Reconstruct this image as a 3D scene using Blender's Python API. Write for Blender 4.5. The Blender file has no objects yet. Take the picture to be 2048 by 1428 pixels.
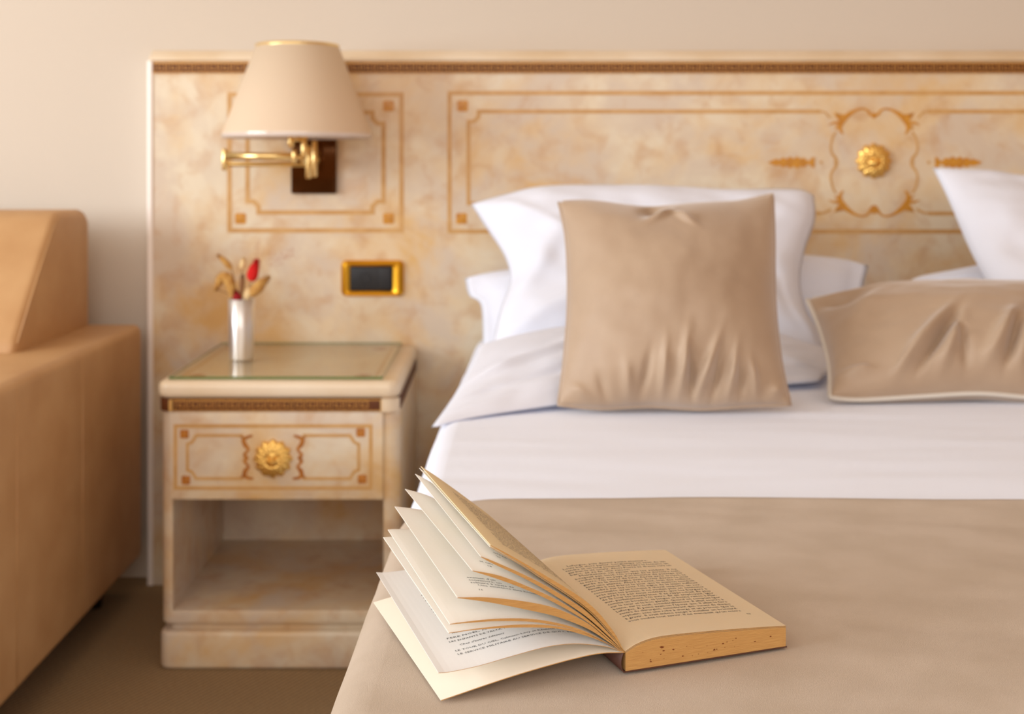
import bpy, bmesh, math, random
import numpy as np
from mathutils import Vector, noise
random.seed(7)
SC = bpy.context.scene
COL = SC.collection
# ------------------------------------------------------------------ camera, world, lights, exposure
F_PX, CX, CY, CAMH = 2450.0, 1000.0, 330.0, 0.93
cd = bpy.data.cameras.new('camera'); cam = bpy.data.objects.new('camera', cd); COL.objects.link(cam)
cam.location = (0, 0, CAMH); cam.rotation_euler = (math.radians(90), 0, 0)
cd.sensor_width = 36; cd.lens = F_PX/2048*36
cd.shift_x = (1024-CX)/2048; cd.shift_y = -(714-CY)/2048
cd.clip_start = 0.02
cd.dof.use_dof = True; cd.dof.focus_distance = 0.93; cd.dof.aperture_fstop = 7.4
SC.camera = cam

w = bpy.data.worlds.new('world'); SC.world = w; w.use_nodes = True
w.node_tree.nodes['Background'].inputs[0].default_value = (1.0, 0.52, 0.20, 1)
w.node_tree.nodes['Background'].inputs[1].default_value = 0.72

def area(name, loc, target, sx, sy, power, color):
    l = bpy.data.lights.new(name, 'AREA'); l.shape = 'RECTANGLE'; l.size = sx; l.size_y = sy
    l.energy = power; l.color = color
    o = bpy.data.objects.new(name, l); COL.objects.link(o); o.location = loc
    o.rotation_euler = (Vector(target)-Vector(loc)).to_track_quat('-Z', 'Y').to_euler()
    return o
area('window_daylight', (-4.0, -0.15, 1.5), (0.6, 1.6, 0.5), 2.6, 1.6, 222, (0.83, 0.92, 1.0))
area('front_fill', (-0.3, -2.15, 1.95), (0.3, 2.2, 0.7), 4.2, 1.5, 80, (0.90, 0.95, 1.0))  # added front area light: fill, and a highlight on the lamp arm
SC.view_settings.view_transform = 'Standard'; SC.view_settings.look = 'None'
SC.view_settings.gamma = 1.0; SC.view_settings.use_curve_mapping = False
SC.view_settings.exposure = -0.26
SC.cycles.diffuse_bounces = 7

# ------------------------------------------------------------------ helpers
def P(x, y, D): return Vector(((x-CX)*D/F_PX, D, CAMH-(y-CY)*D/F_PX))
def lin(c): return tuple(((v/255)/12.92 if v/255 <= 0.04045 else ((v/255+0.055)/1.055)**2.4) for v in c)+(1,)

def mat(name, rgb, rough=0.6, metal=0.0, rgb2=None, scale=5.0, detail=4.0, bump=0.0, bscale=200.0,
        sheen=0.0, trans=0.0, spec=None, stretch=None, ramp=(0.35, 0.65), coat=0.0, bdetail=2.0):
    m = bpy.data.materials.new(name); m.use_nodes = True
    nt = m.node_tree; b = nt.nodes['Principled BSDF']
    b.inputs['Base Color'].default_value = lin(rgb); b.inputs['Roughness'].default_value = rough
    b.inputs['Metallic'].default_value = metal
    if spec is not None: b.inputs['Specular IOR Level'].default_value = spec
    if sheen: b.inputs['Sheen Weight'].default_value = sheen
    if coat: b.inputs['Coat Weight'].default_value = coat; b.inputs['Coat Roughness'].default_value = 0.15
    tc = nt.nodes.new('ShaderNodeTexCoord'); src = tc.outputs['Object']
    if stretch:
        mp = nt.nodes.new('ShaderNodeMapping'); mp.inputs['Scale'].default_value = stretch
        nt.links.new(src, mp.inputs[0]); src = mp.outputs[0]
    if rgb2:
        n = nt.nodes.new('ShaderNodeTexNoise'); n.inputs['Scale'].default_value = scale; n.inputs['Detail'].default_value = detail
        nt.links.new(src, n.inputs['Vector'])
        r = nt.nodes.new('ShaderNodeValToRGB'); r.color_ramp.elements[0].position = ramp[0]; r.color_ramp.elements[1].position = ramp[1]
        r.color_ramp.elements[0].color = lin(rgb); r.color_ramp.elements[1].color = lin(rgb2)
        nt.links.new(n.outputs['Fac'], r.inputs[0]); nt.links.new(r.outputs[0], b.inputs['Base Color'])
    if bump:
        n2 = nt.nodes.new('ShaderNodeTexNoise'); n2.inputs['Scale'].default_value = bscale; n2.inputs['Detail'].default_value = bdetail
        nt.links.new(src, n2.inputs['Vector'])
        bp = nt.nodes.new('ShaderNodeBump'); bp.inputs['Strength'].default_value = bump; bp.inputs['Distance'].default_value = 0.001
        nt.links.new(n2.outputs['Fac'], bp.inputs['Height']); nt.links.new(bp.outputs[0], b.inputs['Normal'])
    if trans:
        t = nt.nodes.new('ShaderNodeBsdfTranslucent'); t.inputs[0].default_value = lin(rgb)
        mx = nt.nodes.new('ShaderNodeMixShader'); mx.inputs[0].default_value = trans
        nt.links.new(b.outputs[0], mx.inputs[1]); nt.links.new(t.outputs[0], mx.inputs[2])
        nt.links.new(mx.outputs[0], nt.nodes['Material Output'].inputs[0])
    return m

def veneer(name):
    m = bpy.data.materials.new(name); m.use_nodes = True
    nt = m.node_tree; b = nt.nodes['Principled BSDF']; b.inputs['Roughness'].default_value = 0.33
    tc = nt.nodes.new('ShaderNodeTexCoord')
    def nz(s, d, off):
        mp = nt.nodes.new('ShaderNodeMapping'); mp.inputs['Location'].default_value = (off, off, off)
        nt.links.new(tc.outputs['Object'], mp.inputs[0])
        n = nt.nodes.new('ShaderNodeTexNoise'); n.inputs['Scale'].default_value = s; n.inputs['Detail'].default_value = d
        n.inputs['Roughness'].default_value = 0.6; n.inputs['Distortion'].default_value = 0.5
        nt.links.new(mp.outputs[0], n.inputs[0]); return n.outputs['Fac']
    def ramp(fac, a, c, p0, p1):
        r = nt.nodes.new('ShaderNodeValToRGB'); r.color_ramp.elements[0].position = p0; r.color_ramp.elements[1].position = p1
        r.color_ramp.elements[0].color = a; r.color_ramp.elements[1].color = c
        nt.links.new(fac, r.inputs[0]); return r.outputs[0]
    base = ramp(nz(4.5, 5, 3), lin((222, 208, 182)), lin((212, 170, 108)), 0.40, 0.68)
    pink = ramp(nz(6, 4, 11), (0, 0, 0, 1), (1, 1, 1, 1), 0.45, 0.62)
    mx = nt.nodes.new('ShaderNodeMix'); mx.data_type = 'RGBA'
    nt.links.new(pink, mx.inputs[0]); nt.links.new(base, mx.inputs[6]); mx.inputs[7].default_value = lin((208, 190, 168))
    spots = ramp(nz(17, 6, 7), (0, 0, 0, 1), (1, 1, 1, 1), 0.50, 0.85)
    mx2 = nt.nodes.new('ShaderNodeMix'); mx2.data_type = 'RGBA'
    nt.links.new(spots, mx2.inputs[0]); nt.links.new(mx.outputs[2], mx2.inputs[6]); mx2.inputs[7].default_value = lin((192, 146, 98))
    nt.links.new(mx2.outputs[2], b.inputs['Base Color'])
    return m

def carpet_mat():
    m = mat('carpet', (176, 146, 104), 0.95, rgb2=(150, 120, 82), scale=240, bump=0.7, bscale=420, detail=2)
    nt = m.node_tree; b = nt.nodes['Principled BSDF']
    tc = nt.nodes.new('ShaderNodeTexCoord'); mp = nt.nodes.new('ShaderNodeMapping'); mp.inputs['Rotation'].default_value = (0, 0, 0.55)
    nt.links.new(tc.outputs['Object'], mp.inputs[0])
    wv = nt.nodes.new('ShaderNodeTexWave'); wv.inputs['Scale'].default_value = 34; wv.inputs['Distortion'].default_value = 1.2; wv.inputs['Detail'].default_value = 2
    nt.links.new(mp.outputs[0], wv.inputs[0])
    r = nt.nodes.new('ShaderNodeValToRGB'); r.color_ramp.elements[0].color = (0.42, 0.42, 0.42, 1); nt.links.new(wv.outputs['Fac'], r.inputs[0])
    old = b.inputs['Base Color'].links[0].from_socket
    mx = nt.nodes.new('ShaderNodeMix'); mx.data_type = 'RGBA'; mx.blend_type = 'MULTIPLY'; mx.inputs[0].default_value = 1
    nt.links.new(old, mx.inputs[6]); nt.links.new(r.outputs[0], mx.inputs[7]); nt.links.new(mx.outputs[2], b.inputs['Base Color'])
    return m

def thin_glass(name, tint, rough=0.02):
    m = bpy.data.materials.new(name); m.use_nodes = True; nt = m.node_tree
    t = nt.nodes.new('ShaderNodeBsdfTransparent'); t.inputs[0].default_value = lin(tint)
    g = nt.nodes.new('ShaderNodeBsdfGlossy'); g.inputs['Roughness'].default_value = rough
    fr = nt.nodes.new('ShaderNodeFresnel'); fr.inputs[0].default_value = 1.5
    mx = nt.nodes.new('ShaderNodeMixShader'); ge = nt.nodes.new('ShaderNodeNewGeometry'); ml = nt.nodes.new('ShaderNodeMath'); ml.operation = 'MULTIPLY_ADD'; ml.inputs[1].default_value = -1; ml.inputs[2].default_value = 1
    nt.links.new(ge.outputs['Backfacing'], ml.inputs[0]); m3 = nt.nodes.new('ShaderNodeMath'); m3.operation = 'MULTIPLY'
    nt.links.new(ml.outputs[0], m3.inputs[0]); nt.links.new(fr.outputs[0], m3.inputs[1]); nt.links.new(m3.outputs[0], mx.inputs[0]); nt.links.new(t.outputs[0], mx.inputs[1]); nt.links.new(g.outputs[0], mx.inputs[2])
    nt.links.new(mx.outputs[0], nt.nodes['Material Output'].inputs[0]); return m
def glass_mat(name, tint, rough=0.0, alpha_mix=0.9):
    m = bpy.data.materials.new(name); m.use_nodes = True; nt = m.node_tree; b = nt.nodes['Principled BSDF']
    b.inputs['Base Color'].default_value = lin(tint); b.inputs['Roughness'].default_value = rough
    b.inputs['Transmission Weight'].default_value = 1.0; b.inputs['IOR'].default_value = 1.45
    return m

M = dict(
    wall=mat('wall_paint', (206, 194, 178), 0.9, bump=0.1, bscale=300),
    ceil=mat('ceiling_paint', (238, 230, 218), 0.9),
    carpet=carpet_mat(),
    veneer=veneer('burl_veneer'),
    lacquer=mat('cream_lacquer', (224, 206, 180), 0.3, rgb2=(212, 186, 150), scale=5),
    inlay=mat('tan_inlay', (204, 160, 100), 0.4, rgb2=(192, 144, 80), scale=30),
    inlay_dark=mat('amber_inlay', (188, 120, 40), 0.4, rgb2=(160, 92, 28), scale=120),
    ochre=mat('ochre_inlay', (204, 142, 40), 0.38, rgb2=(186, 122, 36), scale=60),
    keyband=mat('brown_key_band', (84, 42, 16), 0.55, rgb2=(98, 52, 20), scale=40, spec=0.3),
    keygold=mat('gold_key_lines', (214, 156, 74), 0.4, metal=0.2),
    gold=mat('polished_brass', (248, 218, 150), 0.30, metal=1.0),
    goldplate=mat('gold_plate', (240, 178, 52), 0.28, metal=1.0),
    gilt=mat('gilt_relief', (236, 190, 104), 0.30, metal=0.85),
    brass_dark=mat('dark_mirroring_brass', (84, 54, 32), 0.12, metal=1.0),  # brass plate; the dark room it mirrors is put into the colour
    black=mat('black_plastic', (16, 16, 19), 0.5, bump=0.2, bscale=900),
    shade=mat('shade_fabric', (238, 220, 194), 0.8, trans=0.35, bump=0.05, bscale=900),
    glassedge=mat('green_glass_edge', (92, 112, 66), 0.15, spec=0.7),
    clear=mat('clear_rim', (244, 234, 226), 0.12, trans=0.4, spec=0.8, coat=1.0),
    steel=mat('brushed_steel', (236, 232, 228), 0.34, metal=0.85, bump=0.03, bscale=60, stretch=(40, 40, 1)),
    leather=mat('tan_leather', (194, 152, 104), 0.5, rgb2=(184, 140, 92), scale=9, bump=0.25, bscale=500),
    trim_highlight=mat('edge_highlight', (244, 234, 224), 0.25),  # highlight along the bevelled headboard edge put into the pale colour
    foot=mat('dark_foot', (40, 28, 22), 0.5),
    white=mat('white_cotton', (232, 238, 252), 0.85, bump=0.12, bscale=900, sheen=0.1),
    cream_linen=mat('ivory_cotton', (236, 230, 226), 0.85, bump=0.1, bscale=900, sheen=0.1),
    blanket=mat('taupe_blanket', (199, 180, 159), 0.9, rgb2=(189, 169, 146), scale=14, bump=0.7, bscale=2600, sheen=0.15, stretch=(1, 1, 1)),
    pillowcase=mat('pillowcase_cotton', (224, 227, 238), 0.85, bump=0.12, bscale=900, sheen=0.1),
    velvet=mat('taupe_velvet', (174, 149, 123), 0.55, rgb2=(164, 138, 112), scale=8, bump=0.15, bscale=1200, sheen=0.5),
    piping=mat('pale_piping', (206, 198, 186), 0.6),
    dusk=mat('dark_welt', (84, 66, 50), 0.8),
    paper=mat('book_paper', (250, 248, 244), 0.75, trans=0.45, rgb2=(249, 246, 238), scale=12),
    paper_white=mat('title_paper', (246, 245, 244), 0.75, trans=0.35),
    paper_tan=mat('aged_paper', (251, 240, 210), 0.75, rgb2=(248, 235, 203), scale=10, trans=0.38),
    edge=mat('page_edges', (206, 162, 98), 0.8, rgb2=(188, 142, 82), scale=60, stretch=(1, 1, 40), bump=0.2, bscale=90),
    cover=mat('cover_card', (245, 235, 218), 0.6),
    spine=mat('shaded_spine_card', (84, 52, 42), 0.5),  # card colour darkened to carry the shadow on the spine
    ink=mat('ink', (52, 42, 36), 0.8),
    ink_dark=mat('black_ink', (40, 42, 50), 0.8),
    gglass=thin_glass('green_edge_glass', (250, 249, 242)),
    red=mat('red_plume', (204, 20, 14), 0.9), darkred=mat('dark_red_bloom', (150, 16, 22), 0.9),
    straw=mat('straw', (200, 156, 84), 0.9, rgb2=(176, 124, 58), scale=90), strawpale=mat('pale_straw', (222, 192, 140), 0.9),
    pinkgrass=mat('pink_grass', (196, 152, 128), 0.9), brown=mat('brown_stem', (134, 92, 56), 0.9),
    stain=mat('foxing_stain', (120, 62, 22), 0.9),
)

def tag(o, label=None, cat=None, group=None, kind=None):
    if label: o['label'] = label
    if cat: o['category'] = cat
    if group: o['group'] = group
    if kind: o['kind'] = kind
    return o
def empty(name, loc=(0, 0, 0), label=None, cat=None, rz=0, group=None):
    o = bpy.data.objects.new(name, None); COL.objects.link(o); o.location = loc; o.rotation_euler = (0, 0, rz)
    o.empty_display_size = 0.05
    return tag(o, label, cat, group)
def obj(name, verts, faces, m, parent=None, smooth=False, mats=None, midx=None, world=True):
    me = bpy.data.meshes.new(name); me.from_pydata([tuple(v) for v in verts], [], faces); me.update()
    if smooth: me.polygons.foreach_set('use_smooth', [True]*len(me.polygons))
    me.materials.append(m)
    if mats:
        for q in mats: me.materials.append(q)
    if midx: me.polygons.foreach_set('material_index', midx)
    o = bpy.data.objects.new(name, me); COL.objects.link(o)
    if parent:
        o.parent = parent
        if world: # vertices were given in world space
            inv = root_matrix(parent).inverted(); me.transform(inv)
    return o
def root_matrix(p):
    from mathutils import Matrix
    m = Matrix.Translation(p.location) @ p.rotation_euler.to_matrix().to_4x4()
    return root_matrix(p.parent) @ m if p.parent else m
def fixn(o):
    bm = bmesh.new(); bm.from_mesh(o.data); bmesh.ops.recalc_face_normals(bm, faces=bm.faces); bm.to_mesh(o.data); bm.free(); return o
def bev(o, wd, seg=3):
    b = o.modifiers.new('bevel', 'BEVEL'); b.width = wd; b.segments = seg; b.limit_method = 'ANGLE'; b.angle_limit = 0.6
    o.data.polygons.foreach_set('use_smooth', [True]*len(o.data.polygons)); return o
def box(name, x0, x1, y0, y1, z0, z1, m, parent=None, b=0.0, seg=3):
    v = [(x, y, z) for z in (z0, z1) for y in (y0, y1) for x in (x0, x1)]
    f = [(0, 2, 3, 1), (4, 5, 7, 6), (0, 1, 5, 4), (2, 6, 7, 3), (0, 4, 6, 2), (1, 3, 7, 5)]
    o = obj(name, v, f, m, parent)
    if b: bev(o, b, seg)
    return o
def prism(name, pts, axis, a0, a1, m, parent=None, b=0.0, seg=3):
    """pts: 2D outline; axis 'x','y','z' is the extrusion axis"""
    def mk(p, a): return {'x': (a, p[0], p[1]), 'y': (p[0], a, p[1]), 'z': (p[0], p[1], a)}[axis]
    n = len(pts); v = [mk(p, a0) for p in pts]+[mk(p, a1) for p in pts]
    f = [tuple(range(n)), tuple(range(2*n-1, n-1, -1))]+[(i, (i+1) % n, n+(i+1) % n, n+i) for i in range(n)]
    o = fixn(obj(name, v, f, m, parent))
    if b: bev(o, b, seg)
    return o
def rrect(x0, x1, y0, y1, r, n=6, corners=(1, 1, 1, 1)):
    """footprint; corners: front-left, front-right, back-right, back-left"""
    out = []
    for k, (cx, cy, a0) in enumerate([(x0+r, y0+r, 180), (x1-r, y0+r, 270), (x1-r, y1-r, 0), (x0+r, y1-r, 90)]):
        if corners[k]:
            for i in range(n+1):
                a = math.radians(a0+90*i/n); out.append((cx+r*math.cos(a), cy+r*math.sin(a)))
        else: out.append(((x0, y0), (x1, y0), (x1, y1), (x0, y1))[k])
    return out
def lathe(name, prof, c, m, parent=None, n=32, axis='z', cap=True, smooth=True):
    v, f = [], []
    for (r, h) in prof:
        for i in range(n):
            a = 2*math.pi*i/n; x, y = r*math.cos(a), r*math.sin(a)
            v.append({'z': (c[0]+x, c[1]+y, c[2]+h), 'y': (c[0]+x, c[1]+h, c[2]+y), 'x': (c[0]+h, c[1]+x, c[2]+y)}[axis])
    k = len(prof)
    for j in range(k-1):
        for i in range(n):
            f.append((j*n+i, j*n+(i+1) % n, (j+1)*n+(i+1) % n, (j+1)*n+i))
    if cap: f.append(tuple(range(n))); f.append(tuple((k-1)*n+i for i in range(n-1, -1, -1)))
    return fixn(obj(name, v, f, m, parent, smooth))
def tube_data(pts, rad, n=8):
    v, f = [], []; N = len(pts)
    for i, p in enumerate(pts):
        p = Vector(p); t = (Vector(pts[min(i+1, N-1)])-Vector(pts[max(i-1, 0)])).normalized()
        a = t.cross(Vector((0.13, 0.2, 0.97)));  a = a.normalized() if a.length > 1e-4 else Vector((1, 0, 0)); b = t.cross(a)
        r = rad[i] if isinstance(rad, (list, tuple)) else rad
        for k in range(n):
            q = 2*math.pi*k/n; v.append(p+a*r*math.cos(q)+b*r*math.sin(q))
    for i in range(N-1):
        for k in range(n): f.append((i*n+k, i*n+(k+1) % n, (i+1)*n+(k+1) % n, (i+1)*n+k))
    f.append(tuple(range(n))); f.append(tuple((N-1)*n+k for k in range(n-1, -1, -1)))
    return v, f
def tube(name, pts, rad, m, parent=None, n=10):
    v, f = tube_data(pts, rad, n); return fixn(obj(name, v, f, m, parent, True))
class Acc:
    def __init__(s): s.v = []; s.f = []
    def add(s, v, f):
        o = len(s.v); s.v += [tuple(q) for q in v]; s.f += [tuple(i+o for i in q) for q in f]
    def obj(s, *a, **k): return fixn(obj(a[0], s.v, s.f, *a[1:], **k))
def ribbon(acc, pts, wd, place, t=0.0006, closed=False):
    """flat raised strip along 2D pts; wd scalar or list; place(x,y,h)->3D"""
    n = len(pts); L = []; R = []
    for i in range(n):
        if closed: a, b = pts[(i-1) % n], pts[(i+1) % n]
        else: a, b = pts[max(i-1, 0)], pts[min(i+1, n-1)]
        p = pts[i]
        d1 = Vector((p[0]-a[0], p[1]-a[1])); d2 = Vector((b[0]-p[0], b[1]-p[1]))
        if d1.length < 1e-9: d1 = d2
        if d2.length < 1e-9: d2 = d1
        d1.normalize(); d2.normalize(); tt = d1+d2
        if tt.length < 1e-6: tt = d1
        tt.normalize(); nn = Vector((-tt.y, tt.x)); sc = 1/max(0.5, abs(tt.dot(d1)))
        ww = (wd[i] if isinstance(wd, (list, tuple)) else wd)/2*sc
        L.append((p[0]+nn.x*ww, p[1]+nn.y*ww)); R.append((p[0]-nn.x*ww, p[1]-nn.y*ww))
    v = [place(*q, 0) for q in L]+[place(*q, 0) for q in R]+[place(*q, t) for q in L]+[place(*q, t) for q in R]
    f = []
    for i in range(n if closed else n-1):
        j = (i+1) % n
        f += [(2*n+i, 2*n+j, 3*n+j, 3*n+i), (i, j, 2*n+j, 2*n+i), (n+i, 3*n+i, 3*n+j, n+j)]
    if not closed: f += [(0, 2*n, 3*n, n), (n-1, 2*n-1, 4*n-1, 3*n-1)]
    acc.add(v, f)
def disc(acc, c, radii, place, t=0.001):
    n = len(radii); v = [place(c[0], c[1], t)]+[place(c[0]+r*math.cos(2*math.pi*i/n), c[1]+r*math.sin(2*math.pi*i/n), t*0.6) for i, r in enumerate(radii)]
    v += [place(c[0]+r*math.cos(2*math.pi*i/n), c[1]+r*math.sin(2*math.pi*i/n), 0) for i, r in enumerate(radii)]
    f = [(0, 1+i, 1+(i+1) % n) for i in range(n)]+[(1+i, 1+n+i, 1+n+(i+1) % n, 1+(i+1) % n) for i in range(n)]
    acc.add(v, f)
def sm(pts, n=6):
    """Catmull-Rom through 2D/3D points"""
    pts = [Vector(p) if len(p) == 3 else Vector((p[0], p[1], 0)) for p in pts]; out = []
    for i in range(len(pts)-1):
        p0, p1, p2, p3 = pts[max(i-1, 0)], pts[i], pts[i+1], pts[min(i+2, len(pts)-1)]
        for k in range(n):
            t = k/n; out.append(0.5*((2*p1)+(p2-p0)*t+(2*p0-5*p1+4*p2-p3)*t*t+(3*p1-p0-3*p2+p3)*t**3))
    out.append(pts[-1]); return out
def resample(pts, n):
    pts = [Vector(p) for p in pts]; d = [0]
    for i in range(1, len(pts)): d.append(d[-1]+(pts[i]-pts[i-1]).length)
    out = []; j = 0
    for k in range(n+1):
        s = d[-1]*k/n
        while j < len(pts)-2 and d[j+1] < s: j += 1
        q = (s-d[j])/max(d[j+1]-d[j], 1e-9); out.append(pts[j].lerp(pts[j+1], min(max(q, 0), 1)))
    return out

# ------------------------------------------------------------------ room shell
YH = 2.7125           # front face of the headboard
YW = 2.765            # wall
def st(o): o['kind'] = 'structure'; return o
st(box('floor', -4.2, 4.0, -2.2, YW+0.1, -0.08, 0, M['carpet']))
st(box('wall_back', -4.2, 4.0, YW, YW+0.12, 0, 2.7, M['wall']))
st(box('ceiling', -4.2, 4.0, -2.2, YW+0.12, 2.7, 2.8, M['ceil']))
wl = []
for (y0, y1, z0, z1) in ((-2.2, -1.5, 0, 2.7), (1.2, YW, 0, 2.7), (-1.5, 1.2, 0, 0.65), (-1.5, 1.2, 2.35, 2.7)):
    wl.append((y0, y1, z0, z1))
a_ = Acc()
for (y0, y1, z0, z1) in wl:
    v = [(x, y, z) for z in (z0, z1) for y in (y0, y1) for x in (-4.2, -4.08)]
    a_.add(v, [(0, 2, 3, 1), (4, 5, 7, 6), (0, 1, 5, 4), (2, 6, 7, 3), (0, 4, 6, 2), (1, 3, 7, 5)])
st(a_.obj('wall_left', M['wall']))

# ------------------------------------------------------------------ headboard
SH = YH/F_PX
def hx(x): return (x-CX)*SH
def hz(y): return CAMH-(y-CY)*SH
HB = empty('headboard', (0.83, YH, 0), 'wide cream burl-veneer headboard with gold inlaid frames and a dark key-pattern band', 'headboard')
nt_ = M['steel'].node_tree; tg_ = nt_.nodes.new('ShaderNodeTangent'); tg_.direction_type = 'RADIAL'; tg_.axis = 'Z'
b_ = nt_.nodes['Principled BSDF']; nt_.links.new(tg_.outputs[0], b_.inputs['Tangent']); b_.inputs['Anisotropic'].default_value = 0.85; b_.inputs['Anisotropic Rotation'].default_value = 0.25
XL, XR = hx(296), 2*hx(1748)-hx(296)
box('panel', XL+0.012, XR-0.012, YH, YW, 0.0, hz(122), M['veneer'], HB)
prism('cap_rail', [(YH-0.006, hz(122)), (YH-0.006, hz(118)), (YH-0.002, hz(112)), (YH+0.012, hz(104)), (YH+0.02, hz(99)), (YW, hz(99)), (YW, hz(122))],
      'x', XL+0.004, XR-0.004, M['lacquer'], HB, 0.002)
for sx in (0, 1):
    x0 = XL-0.002 if sx == 0 else XR-0.012
    prism('edge_trim', rrect(x0, x0+0.014, YH-0.004, YW, 0.005, 4, (1, 1, 0, 0)), 'z', 0.0, hz(122), M['trim_highlight'], HB)
KF = box('key_band', hx(306), XR-0.02, YH-0.003, YH, hz(147), hz(124), M['keyband'], HB)
def hp(dy=0.0, S=SH, Y=YH):
    def place(x, y, h): return ((x-CX)*S, Y-dy-h, CAMH-(y-CY)*S)
    return place
def key_unit(acc, x, w_, yt, yb, place, lw):
    def q(u, v): return (x+u*w_, yb+(yt-yb)*v)
    ribbon(acc, [q(0, .12), q(0, .88), q(.78, .88), q(.78, .34), (q(.28, .34)), q(.28, .62), q(.54, .62)], lw, place, 0.0005)
ka = Acc(); pl = hp(0.003)
x = 310
while x < 2560+620:
    key_unit(ka, x, 26, 124, 147, pl, 1.15); x += 26
for yy in (125, 146): ribbon(ka, [(306, yy), (3180, yy)], 1.8, pl, 0.0006)
tag(ka.obj('key_pattern', M['keygold'], KF), kind='stuff')

def notched(x0, x1, y0, y1, c, top=None, bot=None):
    """frame line with concave notched corners"""
    return [(x0+c, y0), (x1-c, y0), (x1-c, y0+c*.55), (x1-c*.55, y0+c), (x1, y0+c), (x1, y1-c), (x1-c*.55, y1-c), (x1-c, y1-c*.55), (x1-c, y1),
            (x0+c, y1), (x0+c, y1-c*.55), (x0+c*.55, y1-c), (x0, y1-c), (x0, y0+c), (x0+c*.55, y0+c), (x0+c, y0+c*.55)]
def rosette(name, x, y, r, place, m, parent, t=0.0012):
    a = Acc(); rad = [r*(0.78+0.3*abs(math.cos(2*(2*math.pi*i/32)+math.pi/2))) for i in range(32)]
    disc(a, (x, y), rad, place, t); disc(a, (x, y), [r*.35]*10, lambda X, Y_, h: place(X, Y_, h+t*.8), t)
    return a.obj(name, m, parent)
def frame_simple(parent, x0, x1, y0, y1, ins, place, wo, wi, ros, m):
    a = Acc(); ribbon(a, [(x0, y0), (x1, y0), (x1, y1), (x0, y1)], wo, place, closed=True); a.obj('inlay_border', m, parent)
    if ins:
        a = Acc(); ribbon(a, notched(x0+ins, x1-ins, y0+ins, y1-ins, ros*1.3), wi, place, closed=True); a.obj('inlay_border', m, parent)
pl = hp()
frame_simple(HB, 459, 803, 189, 461, 36, pl, 9, 9, 17, M['inlay'])
for (x, y) in ((481, 212), (777, 212), (777, 437), (481, 437)): rosette('corner_rosette', x, y, 12.5, pl, M['ochre'], HB)
MX = 1748
xe = 2*MX-899
a = Acc(); ribbon(a, [(899, 186), (xe, 186), (xe, 463), (899, 463)], 8.5, pl, closed=True); a.obj('inlay_border', M['inlay'], HB)
xi, xj = 937, 2*MX-937; c_ = 20
for sgn in (0, 1):
    def mx_(p): return (2*MX-p[0], p[1]) if sgn else p
    a = Acc()
    ribbon(a, [mx_(p) for p in [(1640, 223), (xi+c_, 223), (xi+c_, 223+c_*.55), (xi+c_*.55, 223+c_), (xi, 223+c_), (xi, 427-c_),
                                (xi+c_*.55, 427-c_), (xi+c_, 427-c_*.55), (xi+c_, 427), (1640, 427)]], 8, pl)
    ribbon(a, [mx_(p) for p in sm([(1640, 223), (1650, 225), (1656, 232), (1660, 236)])], 4, pl)
    ribbon(a, [mx_((p[0], p[1])) for p in sm([(1640, 427), (1652, 424), (1662, 418)])], 5, pl)
    a.obj('inlay_border', M['inlay'], HB)
for (x, y) in ((925, 212), (923, 437), (2*MX-925, 212), (2*MX-923, 437)): rosette('corner_rosette', x, y, 12.5, pl, M['ochre'], HB)
# scroll cartouche (measured in a 5.95x enlargement centred on the medallion)
def cart(m1, m2):
    def T(p, sx, sy):
        return (MX+sx*(p[0]-640)/5.95, 325+sy*(p[1]-745)/5.95)
    for sx in (1, -1):
        for sy in (1, -1):
            ar = Acc(); ac = Acc()
            st_ = [(270, 410), (235, 350), (238, 290), (270, 235), (330, 180), (420, 125), (510, 106), (570, 135), (588, 170), (622, 178)]
            wd = [14, 42, 62, 74, 56, 30, 22, 24, 34, 16]
            P2 = sm(st_, 5); W2 = np.interp(np.linspace(0, 9, len(P2)), range(10), wd)
            ribbon(ar, [T(p, sx, sy) for p in P2], [w_/5.95 for w_ in W2], pl, 0.0012)
            for s2, w2 in (([(250, 250), (200, 185), (165, 150)], [50, 40, 4]), ([(235, 280), (165, 275), (95, 300)], [46, 30, 5]),
                           ([(240, 320), (190, 330), (170, 345)], [40, 28, 4]), ([(300, 200), (240, 180), (190, 165)], [40, 26, 4])):
                Q = sm(s2, 4); ww = np.interp(np.linspace(0, 2, len(Q)), range(3), w2)
                ribbon(ar, [T(p, sx, sy) for p in Q], [q_/5.95 for q_ in ww], pl, 0.001)
            Q = sm([(190, 380), (150, 440), (124, 560), (140, 640), (180, 690), (190, 745)], 6)
            ww = np.interp(np.linspace(0, 5, len(Q)), range(6), [26, 24, 26, 28, 34, 52])
            ribbon(ac, [T(p, sx, sy) for p in Q], [q_/5.95 for q_ in ww], pl, 0.0008)
            ac.obj('cartouche_line', m1, HB); ar.obj('acanthus_scroll', m2, HB)
    for dy_, r_ in ((-94, 6), (94, 9)):
        ar = Acc(); disc(ar, (MX, 325+dy_), [r_]*12, pl, 0.0012); ar.obj('scroll_boss', m2, HB)
cart(M['inlay'], M['ochre'])
for sgn in (1, -1):
    a = Acc()
    xs = [1535, 1545, 1552, 1559, 1566, 1573, 1580, 1587, 1594, 1601, 1608, 1614, 1619, 1624, 1629]
    ws = [1, 9, 15, 11, 21, 14, 25, 15, 25, 15, 20, 8, 7, 20, 23]
    pp = [(x_ if sgn == 1 else 2*MX-x_+3, 325) for x_ in xs]
    ribbon(a, pp, ws, pl, 0.001); a.obj('palmette', M['ochre'], HB)
    a = Acc(); disc(a, (pp[-1][0]+sgn*13, 325), [3.2]*8, pl); a.obj('inlay_dot', M['inlay'], HB)

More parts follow.
